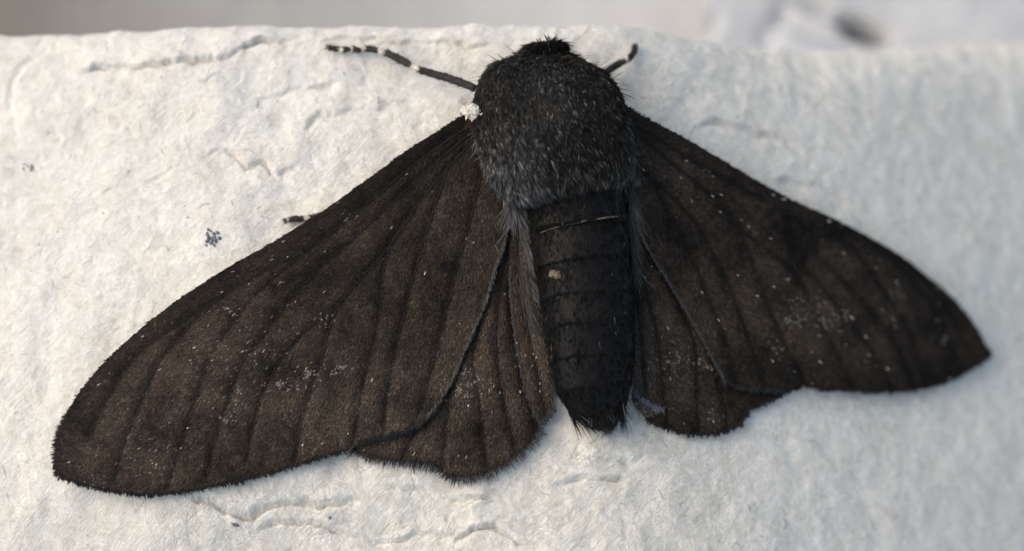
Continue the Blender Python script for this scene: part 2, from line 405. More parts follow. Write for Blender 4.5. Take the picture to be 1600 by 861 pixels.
def fleck(cx, cy, w, h, n_chip, seed):
    """a fleck of inked paper pressed in the pulp: a few ragged chips"""
    r = np.random.default_rng(seed); Vs = []; Fs = []; k = 0
    for q in range(n_chip):
        ax = cx + r.normal(0, w * 0.28); ay = cy + r.normal(0, h * 0.28); R = r.uniform(0.25, 1) * 0.5 * min(w, h) * (0.30 if n_chip > 1 else 1)
        th = np.linspace(0, 2 * np.pi, 9, endpoint=False); rad = R * r.uniform(0.55, 1.25, 9)
        qx = ax + np.cos(th) * rad * (w / min(w, h) if n_chip == 1 else 1); qy = ay + np.sin(th) * rad + (qx - ax) * 0.25
        p = U(qx, qy); z = ground_z(p[:, 0], p[:, 1]); top = np.stack([p[:, 0], p[:, 1], z + 0.035 + r.uniform(0, 0.02, 9)], 1)
        mid = top.mean(0) + [0, 0, 0.02]; bot = top - [0, 0, 0.12]
        Vs += [top, bot, mid[None]]
        a = np.arange(9); a2 = (a + 1) % 9
        Fs += [np.stack([k + a, k + a2, np.full(9, k + 18)], 1), np.stack([k + a2, k + a, k + 9 + a], 1), np.stack([k + a2, k + 9 + a, k + 9 + a2], 1)]
        k += 19
    return make_obj('ink_fleck', np.vstack(Vs), np.vstack(Fs), INK, carton, smooth_shade=False, kind='stuff' if n_chip > 1 else None)
fleck(331, 374, 24, 22, 34, 1); fleck(47, 264, 20, 14, 13, 2); fleck(358, 826, 17, 8, 1, 3); fleck(517, 813, 6, 5, 1, 4); fleck(253, 126, 4, 6, 1, 5); fleck(88, 357, 5, 8, 1, 6)

# ------------------------------------------------------------------ the moth
root_at = U(880.0, 300.0)
moth = bpy.data.objects.new('moth', None); col.objects.link(moth)
moth.location = root_at * S
moth['label'] = 'black furry moth with spread sooty brown wings resting on the egg carton'; moth['category'] = 'moth'
moth.empty_display_size = 0.005

def part(name, V, F, mat, parent=None, color=None, kind=None, **kw):
    o = make_obj(name, V, F, mat, None, color, kind=kind, **kw)
    o.parent = parent or moth
    if parent is None: o.matrix_parent_inverse = Matrix.Translation(-Vector(root_at * S))
    return o

# ---- body: head, thorax and abdomen in one skin.  x, y centre and half-width in photograph pixels, lift and half-height in mm
ST = np.array([
 (850,  66,   6, 2.9, 0.20), (851,  69,  22, 2.9, 0.8), (852,  76,  32, 2.9, 1.2), (851,  87,  34, 2.7, 1.35), (849,  97,  55, 2.6, 1.45), (848, 106,  80, 2.7, 1.75),
 (848, 125,  98, 2.95, 2.4), (850, 150, 113, 3.15, 2.9), (855, 180, 121, 3.3, 3.2), (864, 210, 121, 3.3, 3.3), (876, 245, 116, 3.2, 3.2),
 (886, 272, 110, 3.0, 2.95), (893, 290,  98, 2.75, 2.6), (897, 299, 84, 2.55, 2.3),  (898, 305,  78, 2.5, 2.25), (900, 325,  76, 2.45, 2.2), (902, 350,  75, 2.45, 2.25),
 (909, 400,  75, 2.4, 2.25), (915, 450,  73, 2.3, 2.15), (920, 500,  70, 2.2, 2.05), (924, 550,  66, 2.0, 1.85), (928, 600,  60, 1.75, 1.6),
 (936, 632,  47, 1.5, 1.3), (945, 650,  32, 1.3, 1.0), (951, 661,  18, 1.15, 0.6), (953, 665,  4, 1.1, 0.1)], float)
st_s = np.linspace(0, 1, len(ST)); cum = np.r_[0, np.cumsum(np.hypot(np.diff(ST[:, 0]), np.diff(ST[:, 1])))]; cum /= cum[-1]
NS = 321; ss = np.linspace(0, 1, NS)
prof = np.stack([np.interp(ss, cum, ST[:, k]) for k in range(5)], 1)
ker = np.hanning(9); ker /= ker.sum()
pad = np.vstack([np.repeat(prof[:1], 4, 0), prof, np.repeat(prof[-1:], 4, 0)])
sm = np.stack([np.convolve(pad[:, k], ker, 'valid') for k in range(5)], 1)
wgt = smooth(0, 0.02, np.minimum(ss, 1 - ss))[:, None]; prof = prof * (1 - wgt) + sm * wgt
cen = U(prof[:, 0], prof[:, 1], prof[:, 3]); T = unit(np.gradient(cen, axis=0))
Tm = np.stack([np.convolve(np.pad(T[:, k], 20, 'edge'), np.ones(41) / 41, 'valid') for k in range(3)], 1); T = unit(Tm)
Lv = unit(np.cross([[0, 0, 1.0]], T)); Nv = unit(np.cross(T, Lv))
# segment steps of the abdomen
seg_at = np.array([300, 357, 412, 462, 510, 556, 600, 638.0])
def seg_profile(py):
    k = np.searchsorted(seg_at, py) - 1; ok = (k >= 0)
    k = np.clip(k, 0, len(seg_at) - 1); nxt = np.r_[seg_at[1:], 676][k]
    t = (py - seg_at[k]) / (nxt - seg_at[k])
    return np.where(ok, np.where(k < 2, 0.8, 0.3) * (0.07 * (t - 0.35) - 0.06 * np.exp(-(t / 0.06) ** 2)), 0)
def body_point(s, phi):
    f = s * (NS - 1); i0 = np.clip(np.floor(f).astype(int), 0, NS - 2); t = (f - i0)[..., None]
    lerp = lambda A: A[i0] * (1 - t) + A[i0 + 1] * t
    pr = lerp(prof); c = lerp(cen); L = unit(lerp(Lv)); Nn = unit(lerp(Nv)); ax = unit(lerp(T))
    a = pr[..., 2] * MM; bb = pr[..., 4]; py = pr[..., 1]
    # the plush thorax has a mid crest and two shoulder lobes; the abdomen is segmented
    th = smooth(80, 130, py) * smooth(305, 270, py)
    lobes = th * (0.28 * np.exp(-((phi - 2.15) / 0.42) ** 2) + 0.22 * np.exp(-((phi - 0.85) / 0.42) ** 2) + 0.20 * np.exp(-((phi - 1.50) / 0.25) ** 2) - 0.10)
    q = 1 + lobes * 0.35 + seg_profile(py + 5 * perlin(phi * 1.3, py / 60, 44) + 3 * perlin(phi * 5, py / 30, 45)) * smooth(-0.2, 0.5, np.sin(phi))
    co, si = np.cos(phi), np.sin(phi); e = 0.88
    return c + L * (a * q * np.sign(co) * np.abs(co) ** e)[..., None] + Nn * (bb * q * np.sign(si) * np.abs(si) ** e)[..., None], L, Nn, ax, pr
NP = 72; ph = np.linspace(0, 2 * np.pi, NP, endpoint=False)
sg, pg = np.meshgrid(ss, ph, indexing='ij')
BV, _, _, _, bpr = body_point(sg, pg)
i, j = np.meshgrid(np.arange(NS - 1), np.arange(NP), indexing='ij'); j2 = (j + 1) % NP
BQ = np.stack([i * NP + j, (i + 1) * NP + j, (i + 1) * NP + j2, i * NP + j2], -1).reshape(-1, 4)
Vb = np.vstack([BV.reshape(-1, 3), cen[:1], cen[-1:]]); a = np.arange(NP); a2 = (a + 1) % NP
caps = np.vstack([np.stack([a, a2, np.full(NP, NS * NP)], 1), np.stack([(NS - 1) * NP + a2, (NS - 1) * NP + a, np.full(NP, NS * NP + 1)], 1)])
bc = np.where((bpr[..., 1] > 298)[..., None], [[[0.0055, 0.0055, 0.0057]]], [[[0.010, 0.0095, 0.0095]]]).reshape(-1, 3)
body = part('body', Vb, [BQ, caps], CUTICLE, None, np.vstack([bc, bc[:1], bc[-1:]]))

def body_fur(name, N, s0, s1, phi0, phi1, length, width, lay, colour, seed, seg=3, keep=None, clump=0):
    """hairs combed backwards over the body; lay is how far they stand up; colour(px, py, phi, r) -> root, tip"""
    r = np.random.default_rng(seed)
    s = r.uniform(s0, s1, N); phi = r.uniform(phi0, phi1, N)
    p, L, Nn, ax, pr = body_point(s, phi); py = pr[:, 1]
    e = 1e-3; p2 = body_point(s, phi + e)[0]; p3 = body_point(np.clip(s + e, 0, 1), phi)[0]
    tp = unit(p2 - p); ts = unit(p3 - p); nrm = unit(np.cross(ts, tp)); out = np.sum(nrm * (p - (p - L * np.cos(phi)[:, None] - Nn * np.sin(phi)[:, None])), 1)
    nrm = nrm * np.sign(out)[:, None]
    px = pr[:, 0] + pr[:, 2] * np.cos(phi)
    if keep is not None:
        k = keep(px, py, phi, r); p, nrm, ts, tp, phi, px, py = [q[k] for q in (p, nrm, ts, tp, phi, px, py)]
    N = len(p); sw = 0.7 * fbm(px / 40, py / 40, 2, 91) + 0.9 * perlin(px / 9, py / 9, 95); st = 0.8 * perlin(px / 8 + 50, py / 8, 96)
    ln = length(px, py) * r.uniform(0.6, 1.25, N)
    d = ts * (1 - 0.3 * np.abs(sw))[:, None] + tp * (sw + r.normal(0, 0.42, N))[:, None] + nrm * (lay(px, py) * np.clip(1 + st, 0.3, 2) * r.uniform(0.4, 1.6, N))[:, None]
    bend = ts * 0.35 - nrm * 0.15 + r.normal(0, 0.12, (N, 3))
    c0, c1 = colour(px, py, phi, r)
    if clump:
        kc = r.choice(N, clump, replace=False); near = np.empty(N, int)
        for a0 in range(0, N, 4000):
            near[a0:a0 + 4000] = np.argmin(((p[a0:a0 + 4000, None] - p[kc][None]) ** 2).sum(-1), 1)
        to = p[kc][near] + ts[kc][near] * 0.35 - p; lean = r.normal(0, 0.38, (clump, 3))[near]; shade = np.exp(r.normal(0, 0.38, clump))[near][:, None]
        bend = bend + 1.3 * to / ln[:, None] * 0.35 + lean * 0.8; c1 = c1 * shade; ln = ln * np.exp(r.normal(0, 0.16, clump))[near]
    Vf, Ff, Cf = strands(p - nrm * 0.03, d, bend, ln, width * r.uniform(0.7, 1.3, N), c0, c1, seg)
    o = make_obj(name, Vf, Ff, FUR, body, Cf, kind='stuff'); return o

def fur_colour(px, py, phi, r):
    n = len(px); g = r.uniform(0, 1, n)
    left = smooth(862, 800, px) * smooth(180, 270, py)                 # grey shoulder lobe
    right = smooth(965, 985, px) * smooth(190, 240, py)
    hem = smooth(250, 292, py) * 0.45
    band = np.exp(-((px - (855 + (py - 120) * 0.08)) / 22) ** 2) * smooth(110, 160, py) * smooth(235, 190, py) * 0.4
    m = np.clip(left + 0.8 * right + hem + band, 0, 1)
    base = 0.004 + 0.004 * g
    hd = 0.25 + 0.75 * smooth(90, 102, py); tip = base + hd * (0.007 + 0.14 * g ** 6) + m * (0.04 + 0.30 * g ** 3)
    tip = np.where(r.uniform(0, 1, n) > 0.988, 0.30, tip)
    tint = np.array([1.04, 1.0, 0.93])[None] * (1 - left[:, None]) + np.array([0.97, 0.98, 1.04])[None] * left[:, None]
    tint = np.where((right > 0.3)[:, None], [[1.05, 1.0, 0.82]], tint)
    return base[:, None] * tint, tip[:, None] * tint
S_HEAD = 0.0; S_TH = float(np.interp(297, prof[:, 1], ss))
body_fur('fur', 36000, 0.012, S_TH, -0.35, math.pi + 0.35, lambda x, y: 0.19 + 0.20 * smooth(180, 290, y), 0.042, lambda x, y: 1.0 - 0.35 * smooth(150, 280, y), fur_colour, 21, 3, None, 3200)
body_fur('head_tuft', 1900, 0.003, float(np.interp(93, prof[:, 1], ss)), -0.4, math.pi + 0.4, lambda x, y: 0.34 + 0 * x, 0.045, lambda x, y: 1.3 + 0 * x,
         lambda px, py, phi, r: (np.full((len(px), 3), 0.004), np.where(r.uniform(0, 1, (len(px), 1)) > 0.97, 0.08, 0.009) * np.ones((1, 3))), 25, 3, None, 150)
# bristly long hairs round the head and collar
body_fur('fur', 110, 0.01, S_TH * 0.5, -0.2, math.pi + 0.2, lambda x, y: 0.95 + 0 * x, 0.03, lambda x, y: 2.2 + 0 * x,
         lambda px, py, phi, r: (np.full((len(px), 3), 0.008), np.full((len(px), 3), 0.012)), 22)
# short nap on the abdomen
def ab_colour(px, py, phi, r):
    n = len(px); g = r.uniform(0, 1, n); b0 = 0.004 + 0.003 * g; t = b0 + 0.016 * g ** 3
    t = np.where(r.uniform(0, 1, n) > 0.9945, 0.32, t)
    return b0[:, None] * np.ones((1, 3)), t[:, None] * np.array([[1.0, 0.99, 1.0]])
body_fur('nap', 16000, S_TH, 0.985, 0.0, math.pi, lambda x, y: 0.23 + 0 * x, 0.030, lambda x, y: 0.28 + 0 * x, ab_colour, 23, 2, None, 2200)
# tail tuft
body_fur('tail_tuft', 1100, 0.925, 0.998, -0.3, math.pi + 0.3, lambda x, y: 0.70 + 0 * x, 0.036, lambda x, y: 0.16 + 0 * x,
         lambda px, py, phi, r: ((np.full((len(px), 3), 0.008)), np.where(r.uniform(0, 1, (len(px), 1)) > 0.93, 0.25, 0.015) * np.ones((1, 3))), 24, 3, None, 60)

def pseudo_tuft(name, px, py, lift, dirs, n, length, width, c0, c1, seed, parent, spread=0.25, bend=(0, 0, 0), seg=4):
    """a tuft of hairs rooted along a traced line of points (px, py, lift), leaning along dirs (photograph pixels)"""
    r = np.random.default_rng(seed); t = r.uniform(0, 1, n) * (len(px) - 1); k = np.clip(t.astype(int), 0, max(len(px) - 2, 0)); f = t - k
    I = lambda A: np.asarray(A, float)[k] * (1 - f) + np.asarray(A, float)[np.minimum(k + 1, len(A) - 1)] * f
    x = I(px) + r.normal(0, 3, n); y = I(py) + r.normal(0, 3, n); l = I(lift) + r.normal(0, 0.08, n)
    dx = I([d[0] for d in dirs]); dy = I([d[1] for d in dirs]); dz = I([d[2] for d in dirs])
    P = U(x, y, l); d = unit(np.stack([dx, -dy, dz], 1)) + r.normal(0, spread, (n, 3)) * [1, 1, 0.5]
    w = r.uniform(0.6, 1.2, n)
    C0 = np.asarray(c0)[None] * r.uniform(0.7, 1.3, (n, 1)); C1 = np.asarray(c1)[None] * r.uniform(0.5, 1.5, (n, 1))
    V_, F_, C_ = strands(P, d, np.asarray(bend, float)[None] + r.normal(0, 0.1, (n, 3)), length * r.uniform(0.5, 1.15, n), width * w, C0, C1, seg)
    o = make_obj(name, V_, F_, FUR, None, C_, kind='stuff'); o.parent = parent
    if parent is moth: o.matrix_parent_inverse = TR
    return o

TR = Matrix.Translation(-Vector(root_at * S))

# pale worn edge of the second abdomen ring
p_, *_ = body_point(np.interp(np.linspace(364, 352, 40), prof[:, 1], ss), np.linspace(math.pi * 0.80, math.pi * 0.22, 40))
p_ = p_ + Nv[200] * 0.03
r_ = 0.055 * (0.6 + 0.6 * np.clip(fbm(np.linspace(0, 9, 40), np.zeros(40) + .3, 2, 5) + 0.5, 0, 1)); r_[0] = r_[-1] = 0.005
cc = np.array([[0.10, 0.075, 0.055]]) * (0.5 + np.clip(fbm(np.linspace(0, 14, 40), np.zeros(40) + .7, 2, 8) + 0.5, 0, 1))[:, None]
V_, F_, C_ = tube(p_, r_, 6, cc); make_obj('segment_rim', V_, F_, CUTICLE, body, C_)

# ---- wings
class Wing:
    def __init__(w, outline, root, veins, lift, dark, patches, seed, tone=1.0):
        w.out = resample(outline, 6.0, True); w.root = np.array(root, float); w.seed = seed; w.dark = dark; w.patches = patches; w.tone = tone
        w.out = w.out + 0.8 * np.stack([perlin(w.out[:, 0] / 9, w.out[:, 1] / 9, seed), perlin(w.out[:, 0] / 9 + 40, w.out[:, 1] / 9, seed)], 1) * 2
        w.veins = [resample(v, 8.0) for v in veins]; w.base_lift = lift
    def vein_d(w, x, y):
        d = np.full(np.shape(x), 1e9)
        for v in w.veins: d = np.minimum(d, line_dist(x, y, v)[0])
        return d
    def lift(w, x, y):
        r = np.hypot(x - w.root[0], y - w.root[1])
        return w.base_lift(x, y, r) - 0.10 * np.exp(-(w.vein_d(x, y) / 8) ** 2) + 0.10 * fbm(x / 120, y / 120, 2, w.seed)
    def at(w, x, y, extra=0.0): return U(x, y, w.lift(x, y) + extra)
    def build(w, name, parent, density):
        lo, hi = w.out.min(0), w.out.max(0)
        qx, qy = np.meshgrid(np.arange(lo[0], hi[0], 6.5), np.arange(lo[1], hi[1], 6.5)); qx = qx + (np.arange(qx.shape[0]) % 2)[:, None] * 3.2
        q = np.stack([qx.ravel(), qy.ravel()], 1)
        ins = inside(q, w.out) & (line_dist(q[:, 0], q[:, 1], np.vstack([w.out, w.out[:1]]))[0] > 3.5)
        pts = np.vstack([w.out, q[ins]]); m = len(w.out)
        vv, _, ff, *_ = delaunay_2d_cdt([Vector(p) for p in pts], [(k, (k + 1) % m) for k in range(m)], [], 1, 1e-4)
        w.p2 = np.array([tuple(p) for p in vv]); tri = np.array([f for f in ff if len(f) == 3])
        w.P = w.at(w.p2[:, 0], w.p2[:, 1])
        nrm = np.cross(w.P[tri[:, 1]] - w.P[tri[:, 0]], w.P[tri[:, 2]] - w.P[tri[:, 0]])
        flip = nrm[:, 2] < 0; tri[flip] = tri[flip][:, ::-1]; w.tri = tri
        c = w.pigment(w.p2[:, 0], w.p2[:, 1])[0]
        o = make_obj(name, w.P, tri, MEMBRANE, None, c * 0.75); o.parent = parent
        if parent is moth: o.matrix_parent_inverse = TR
        so = o.modifiers.new('thickness', 'SOLIDIFY'); so.thickness = 0.07 * S; so.offset = -1
        w.obj = o
        # veins
        for v in w.veins:
            P = w.at(v[:, 0], v[:, 1], 0.018); t = np.linspace(0, 1, len(P))
            V_, F_, C_ = tube(P, 0.052 * (1.05 - 0.6 * t) * (1 + 0.35 * perlin(t * 14, t * 0 + w.seed * 0.37, 3)), 6, np.tile([[0.0075, 0.0070, 0.0068]], (len(P), 1)))
            make_obj('vein', V_, F_, CUTICLE, o, C_)
        w.scales(density); return o
    def pigment(w, x, y):
        """what the scales carry at a place: mean colour, and share of worn pale scales"""
        d = w.vein_d(x, y); n1 = fbm(x / 55, y / 55, 3, w.seed + 3); n2 = fbm(x / 14, y / 14, 3, w.seed + 5)
        n0 = fbm(x / 150, y / 150, 2, w.seed + 6); k = 0.90 + 0.75 * n0 + 0.55 * n1 + 0.40 * n2
        k = k * (1 - np.clip(0.62 + 0.5 * fbm(x / 45, y / 45, 2, w.seed + 8), 0.2, 0.9) * (0.6 * np.exp(-(d / 3.6) ** 2) + 0.4 * np.exp(-(d / 9.0) ** 2))) * w.dark(x, y)
        col_ = np.array([0.0345, 0.0266, 0.0200])[None] * (np.clip(k, 0.12, 2.2) * w.tone)[..., None]
        pale_ = np.zeros(np.shape(x))
        for (cx, cy, rx, ry, s) in w.patches: pale_ = np.maximum(pale_, 2.0 * s * np.exp(-((x - cx) / rx) ** 2 - ((y - cy) / ry) ** 2) * np.clip(3.2 * (fbm(x / 9, y / 9, 2, w.seed + 11) + 0.05), 0.04, 1.5))
        return col_, pale_
    def scales(w, density):
        r = np.random.default_rng(w.seed + 100); A = w.P[w.tri]
        nn = np.cross(A[:, 1] - A[:, 0], A[:, 2] - A[:, 0]); ar = np.linalg.norm(nn, axis=1) / 2
        N = int(ar.sum() * density); k = r.choice(len(ar), N, p=ar / ar.sum())
        u = np.sqrt(r.uniform(0, 1, N)); v = r.uniform(0, 1, N); bw = np.stack([1 - u, u * (1 - v), u * v], 1)
        p = np.einsum('nk,nkd->nd', bw, A[k]); q = np.einsum('nk,nkd->nd', bw, w.p2[w.tri[k]]); nrm = unit(nn[k])
        R3 = w.at(w.root[0:1], w.root[1:2])[0]
        d = unit(p - R3 + r.normal(0, 1.0, (N, 3)) * 0.15 * np.linalg.norm(p - R3, axis=1, keepdims=True)); d = unit(d - nrm * np.sum(d * nrm, 1, keepdims=True))
        sd = np.cross(nrm, d); L = r.uniform(0.10, 0.20, N)[:, None]; W = r.uniform(0.024, 0.044, N)[:, None]; up = r.uniform(0.03, 0.30, N)[:, None]
        c, pale_ = w.pigment(q[:, 0], q[:, 1])
        g = r.gamma(4.5, 0.21, N)[:, None]
        br = r.uniform(0, 1, N)
        c = c * (0.30 + 0.80 * g) * np.where((br > 0.78)[:, None], [[1.22, 1.06, 0.90]], [[0.96, 0.98, 1.0]])
        c = np.where((br > 0.972)[:, None], c * 1.6 + 0.004, c)
        wh = r.uniform(0, 1, N) < pale_
        c = np.where(wh[:, None], np.array([[0.25, 0.225, 0.195]]) * r.uniform(0.15, 1.0, (N, 1)), c)
        lone = r.uniform(0, 1, N) < 0.0010                                 # loose shed scales lying askew
        c = np.where(lone[:, None], np.array([[0.45, 0.42, 0.38]]) * r.uniform(0.3, 1.1, (N, 1)), c); c = np.clip(c, 0.003, 0.7)
        L = np.where(lone[:, None], L * 1.3, L); up = np.where(lone[:, None], 0.4, up)
        b0 = p + nrm * 0.012
        V_ = np.stack([b0 - sd * W * 0.5, b0 + sd * W * 0.5, b0 + d * L * 0.8 + sd * W + nrm * L * up, b0 + d * L + nrm * L * up, b0 + d * L * 0.8 - sd * W + nrm * L * up], 1).reshape(-1, 3)
        F_ = (np.arange(N) * 5)[:, None] + np.arange(5)[None]
        make_obj('wing_scales', V_, F_, SCALE, w.obj, np.repeat(c, 5, 0), smooth_shade=False, kind='stuff')
    def fringe(w, line, n, length, c0, c1, out_deg=0.0, width=0.05, name='fringe', along=0.25, down=0.05, lift=0.02, seed=0):
        """hair-scales standing out from a margin; they point to the side of the line away from the wing's middle"""
        r = np.random.default_rng(w.seed + 300 + seed); ln = resample(line, 3.0); tg = np.gradient(ln, axis=0)
        k = r.integers(0, len(ln), n); x = ln[k, 0] + r.normal(0, 1.2, n); y = ln[k, 1] + r.normal(0, 1.2, n); t = tg[k]
        nx_ = np.stack([t[:, 1], -t[:, 0]], 1); nx_ /= np.linalg.norm(nx_, axis=1, keepdims=True) + 1e-9
        midp = w.p2.mean(0); sg_ = np.sign(np.sum(nx_ * (np.stack([x, y], 1) - midp), 1)); nx_ = nx_ * sg_[:, None]
        tt = t / (np.linalg.norm(t, axis=1, keepdims=True) + 1e-9)
        d2 = nx_ + tt * (r.normal(0, 0.12, n) + along)[:, None]
        P = w.at(x - nx_[:, 0] * 2, y - nx_[:, 1] * 2, lift)
        d = unit(np.stack([d2[:, 0], -d2[:, 1], np.full(n, -down) + r.normal(0, 0.08, n)], 1))
        clump = np.clip(0.75 + 0.9 * perlin(x / 5.0, y / 5.0, w.seed + 9), 0.35, 1.3)
        C0 = np.asarray(c0)[None] * r.uniform(0.6, 1.4, (n, 1)); C1 = np.asarray(c1)[None] * r.uniform(0.4, 1.6, (n, 1))
        V_, F_, C_ = strands(P, d, r.normal(0, 0.06, (n, 3)), length * clump * r.uniform(0.75, 1.15, n), width * r.uniform(0.7, 1.3, n), C0, C1, 2)
        return make_obj(name, V_, F_, FUR, w.obj, C_, kind='stuff')

def inside(q, poly):
    x, y = q[:, 0], q[:, 1]; c = np.zeros(len(q), bool); n_ = len(poly)
    for k in range(n_):
        x1, y1 = poly[k]; x2, y2 = poly[(k + 1) % n_]
        if y1 == y2: continue
        m_ = ((y1 > y) != (y2 > y)) & (x < (x2 - x1) * (y - y1) / (y2 - y1) + x1); c ^= m_
    return c

DARKF = (0.010, 0.0098, 0.0098); GREYF = (0.05, 0.049, 0.05)

# left forewing
LF_costa = [(775, 148), (722, 180), (690, 201), (640, 232), (600, 262), (560, 290), (520, 319), (480, 345), (430, 376), (380, 404), (330, 434), (280, 467), (230, 505), (190, 540), (155, 575), (125, 612), (103, 648), (90, 680), (85, 712), (90, 742)]
LF_outer = [(120, 754), (160, 765), (200, 771), (240, 773), (290, 767), (330, 760), (370, 752), (420, 739), (470, 724), (510, 712), (545, 702)]
LF_inner = [(562, 690), (600, 682), (640, 670), (670, 649), (690, 624), (705, 597), (720, 564), (735, 529), (752, 491), (765, 454), (775, 419), (787, 384), (800, 340), (808, 300), (815, 262), (800, 205)]
LF_veins = [
 [(745, 215), (700, 262), (648, 326), (607, 390), (595, 472), (578, 559), (566, 602), (552, 690)],
 [(648, 330), (600, 395), (560, 440), (525, 480), (473, 521), (432, 573), (403, 637), (385, 720)],
 [(740, 205), (680, 255), (610, 320), (550, 375), (502, 416), (455, 468), (409, 527), (377, 573), (345, 660), (322, 745)],
 [(735, 195), (650, 255), (560, 330), (480, 392), (409, 451), (368, 498), (333, 550), (310, 614), (285, 690), (262, 760)],
 [(480, 392), (420, 420), (350, 462), (298, 509), (252, 561), (223, 625), (195, 690), (180, 750)],
 [(350, 462), (280, 505), (220, 550), (175, 610), (140, 680)],
 [(535, 470), (519, 500), (504, 556), (484, 614), (470, 665), (461, 718)],
 [(760, 240), (736, 340), (712, 425), (688, 524), (659, 628), (645, 660)],
 [(700, 262), (665, 370), (636, 472), (607, 600), (598, 678)],
 [(502, 416), (478, 425), (452, 440), (430, 446)]]
def lf_lift(x, y, r): return 0.75 + 2.1 * np.exp(-(r / 230) ** 1.3) + 0.55 * np.exp(-((x - 400) / 160) ** 2 - ((y - 560) / 110) ** 2) + 0.35 * smooth(330, 100, x)
def lf_dark(x, y):
    d, _, al = line_dist(x, y, LF_costa)
    k = 1 - 0.55 * np.exp(-(d / 42) ** 2)
    k = k * (1 - 0.5 * smooth(380, 200, y))
    k = k * (1 - 0.5 * np.exp(-(line_dist(x, y, [(505, 405), (480, 440), (560, 425), (610, 385)])[0] / 22) ** 2))
    k = k * (1 - 0.25 * np.exp(-(line_dist(x, y, LF_outer)[0] / 16) ** 2))
    return k * (1 + 0.35 * smooth(450, 650, y))
LFW = Wing(LF_costa + LF_outer + LF_inner, (745, 190), LF_veins, lf_lift, lf_dark,
    [(450, 598, 26, 10, .5), (485, 582, 16, 10, .55), (528, 576, 28, 9, .5), (508, 498, 14, 8, .35), (358, 482, 16, 10, .35), (545, 338, 16, 6, .45), (400, 548, 30, 40, .06), (355, 652, 12, 9, .4), (372, 620, 10, 30, .1), (420, 440, 40, 12, .05), (150, 765, 10, 6, .4), (330, 570, 50, 60, .04), (240, 700, 60, 50, .05)], 201)
lfw = LFW.build('forewing', moth, 175)
LFW.fringe(LF_costa[-4:] + LF_outer, 1500, 0.34, DARKF, (0.030, 0.028, 0.028), seed=1)
LFW.fringe(LF_inner[:5], 700, 0.42, DARKF, (0.035, 0.034, 0.036), seed=2, along=-0.3)
LFW.fringe(LF_inner[3:-3], 750, 0.42, (0.015, 0.014, 0.013), (0.20, 0.195, 0.19), seed=3, along=-2.2, width=0.024)

# left hindwing
LH_margin = [(552, 702), (578, 713), (610, 719), (645, 722), (672, 725), (684, 730), (695, 741), (710, 745), (728, 745), (755, 740), (785, 727), (812, 708), (832, 688), (842, 666)]
LH_inner = [(845, 655), (842, 625), (838, 590), (832, 550), (826, 510), (820, 460), (812, 400), (806, 340), (800, 310)]
LH_top = [(780, 330), (740, 430), (700, 540), (640, 630), (580, 675)]
LH_veins = [[(790, 350), (765, 450), (742, 540), (738, 567), (746, 607), (751, 647), (756, 690), (762, 738)], [(735, 530), (706, 600), (699, 650), (692, 712), (690, 732)], [(700, 560), (670, 640), (640, 690), (628, 718)], [(795, 380), (780, 460), (775, 540), (785, 620), (805, 700)], [(800, 400), (800, 480), (812, 560), (826, 620), (838, 664)]]
def lh_lift(x, y, r): return 0.42 + 1.0 * np.exp(-(r / 230) ** 1.5) + 0.18 * np.exp(-((x - 735) / 45) ** 2 - ((y - 620) / 80) ** 2)
def lh_dark(x, y):
    return (1 - 0.6 * np.exp(-(line_dist(x, y, [(795, 440), (808, 540), (828, 640), (838, 690)])[0] / 20) ** 2)) * (1 - 0.45 * np.exp(-(line_dist(x, y, LH_margin)[0] / 10) ** 2)) * 1.45
LHW = Wing(LH_margin + LH_inner + LH_top, (800, 320), LH_veins, lh_lift, lh_dark, [(735, 590, 14, 22, .5), (722, 610, 14, 16, .4), (760, 606, 14, 12, .35), (773, 678, 8, 5, .5), (745, 560, 8, 10, .3)], 231)
lhw = LHW.build('hindwing', moth, 175)
LHW.fringe(LH_margin, 620, 0.70, DARKF, (0.10, 0.095, 0.09), seed=1, along=-0.12)

# folded inner panel of the left hindwing
LP_out = [(796, 330), (797, 390), (795, 440), (800, 500), (808, 550), (818, 600), (832, 640), (845, 660), (856, 650), (864, 634), (863, 605), (856, 565), (849, 525), (842, 485), (832, 440), (822, 390), (812, 340)]
def lp_lift(x, y, r): return 0.75 + 0.75 * np.exp(-(r / 200) ** 1.5)
LPW = Wing(LP_out, (803, 310), [[(805, 350), (812, 430), (826, 520), (846, 620), (852, 645)]], lp_lift, lambda x, y: 1.35 + 0 * x, [(835, 560, 16, 60, .06)], 251, 1.1)
lpw = LPW.build('fold', lhw, 130)
LPW.fringe([(797, 420), (802, 500), (811, 560), (824, 620), (842, 658)], 420, 0.40, (0.02, 0.02, 0.022), (0.13, 0.13, 0.14), seed=1, along=1.7, width=0.03)
LPW.fringe([(864, 634), (856, 650), (845, 660)], 160, 0.40, (0.02, 0.02, 0.022), (0.10, 0.10, 0.105), seed=2)

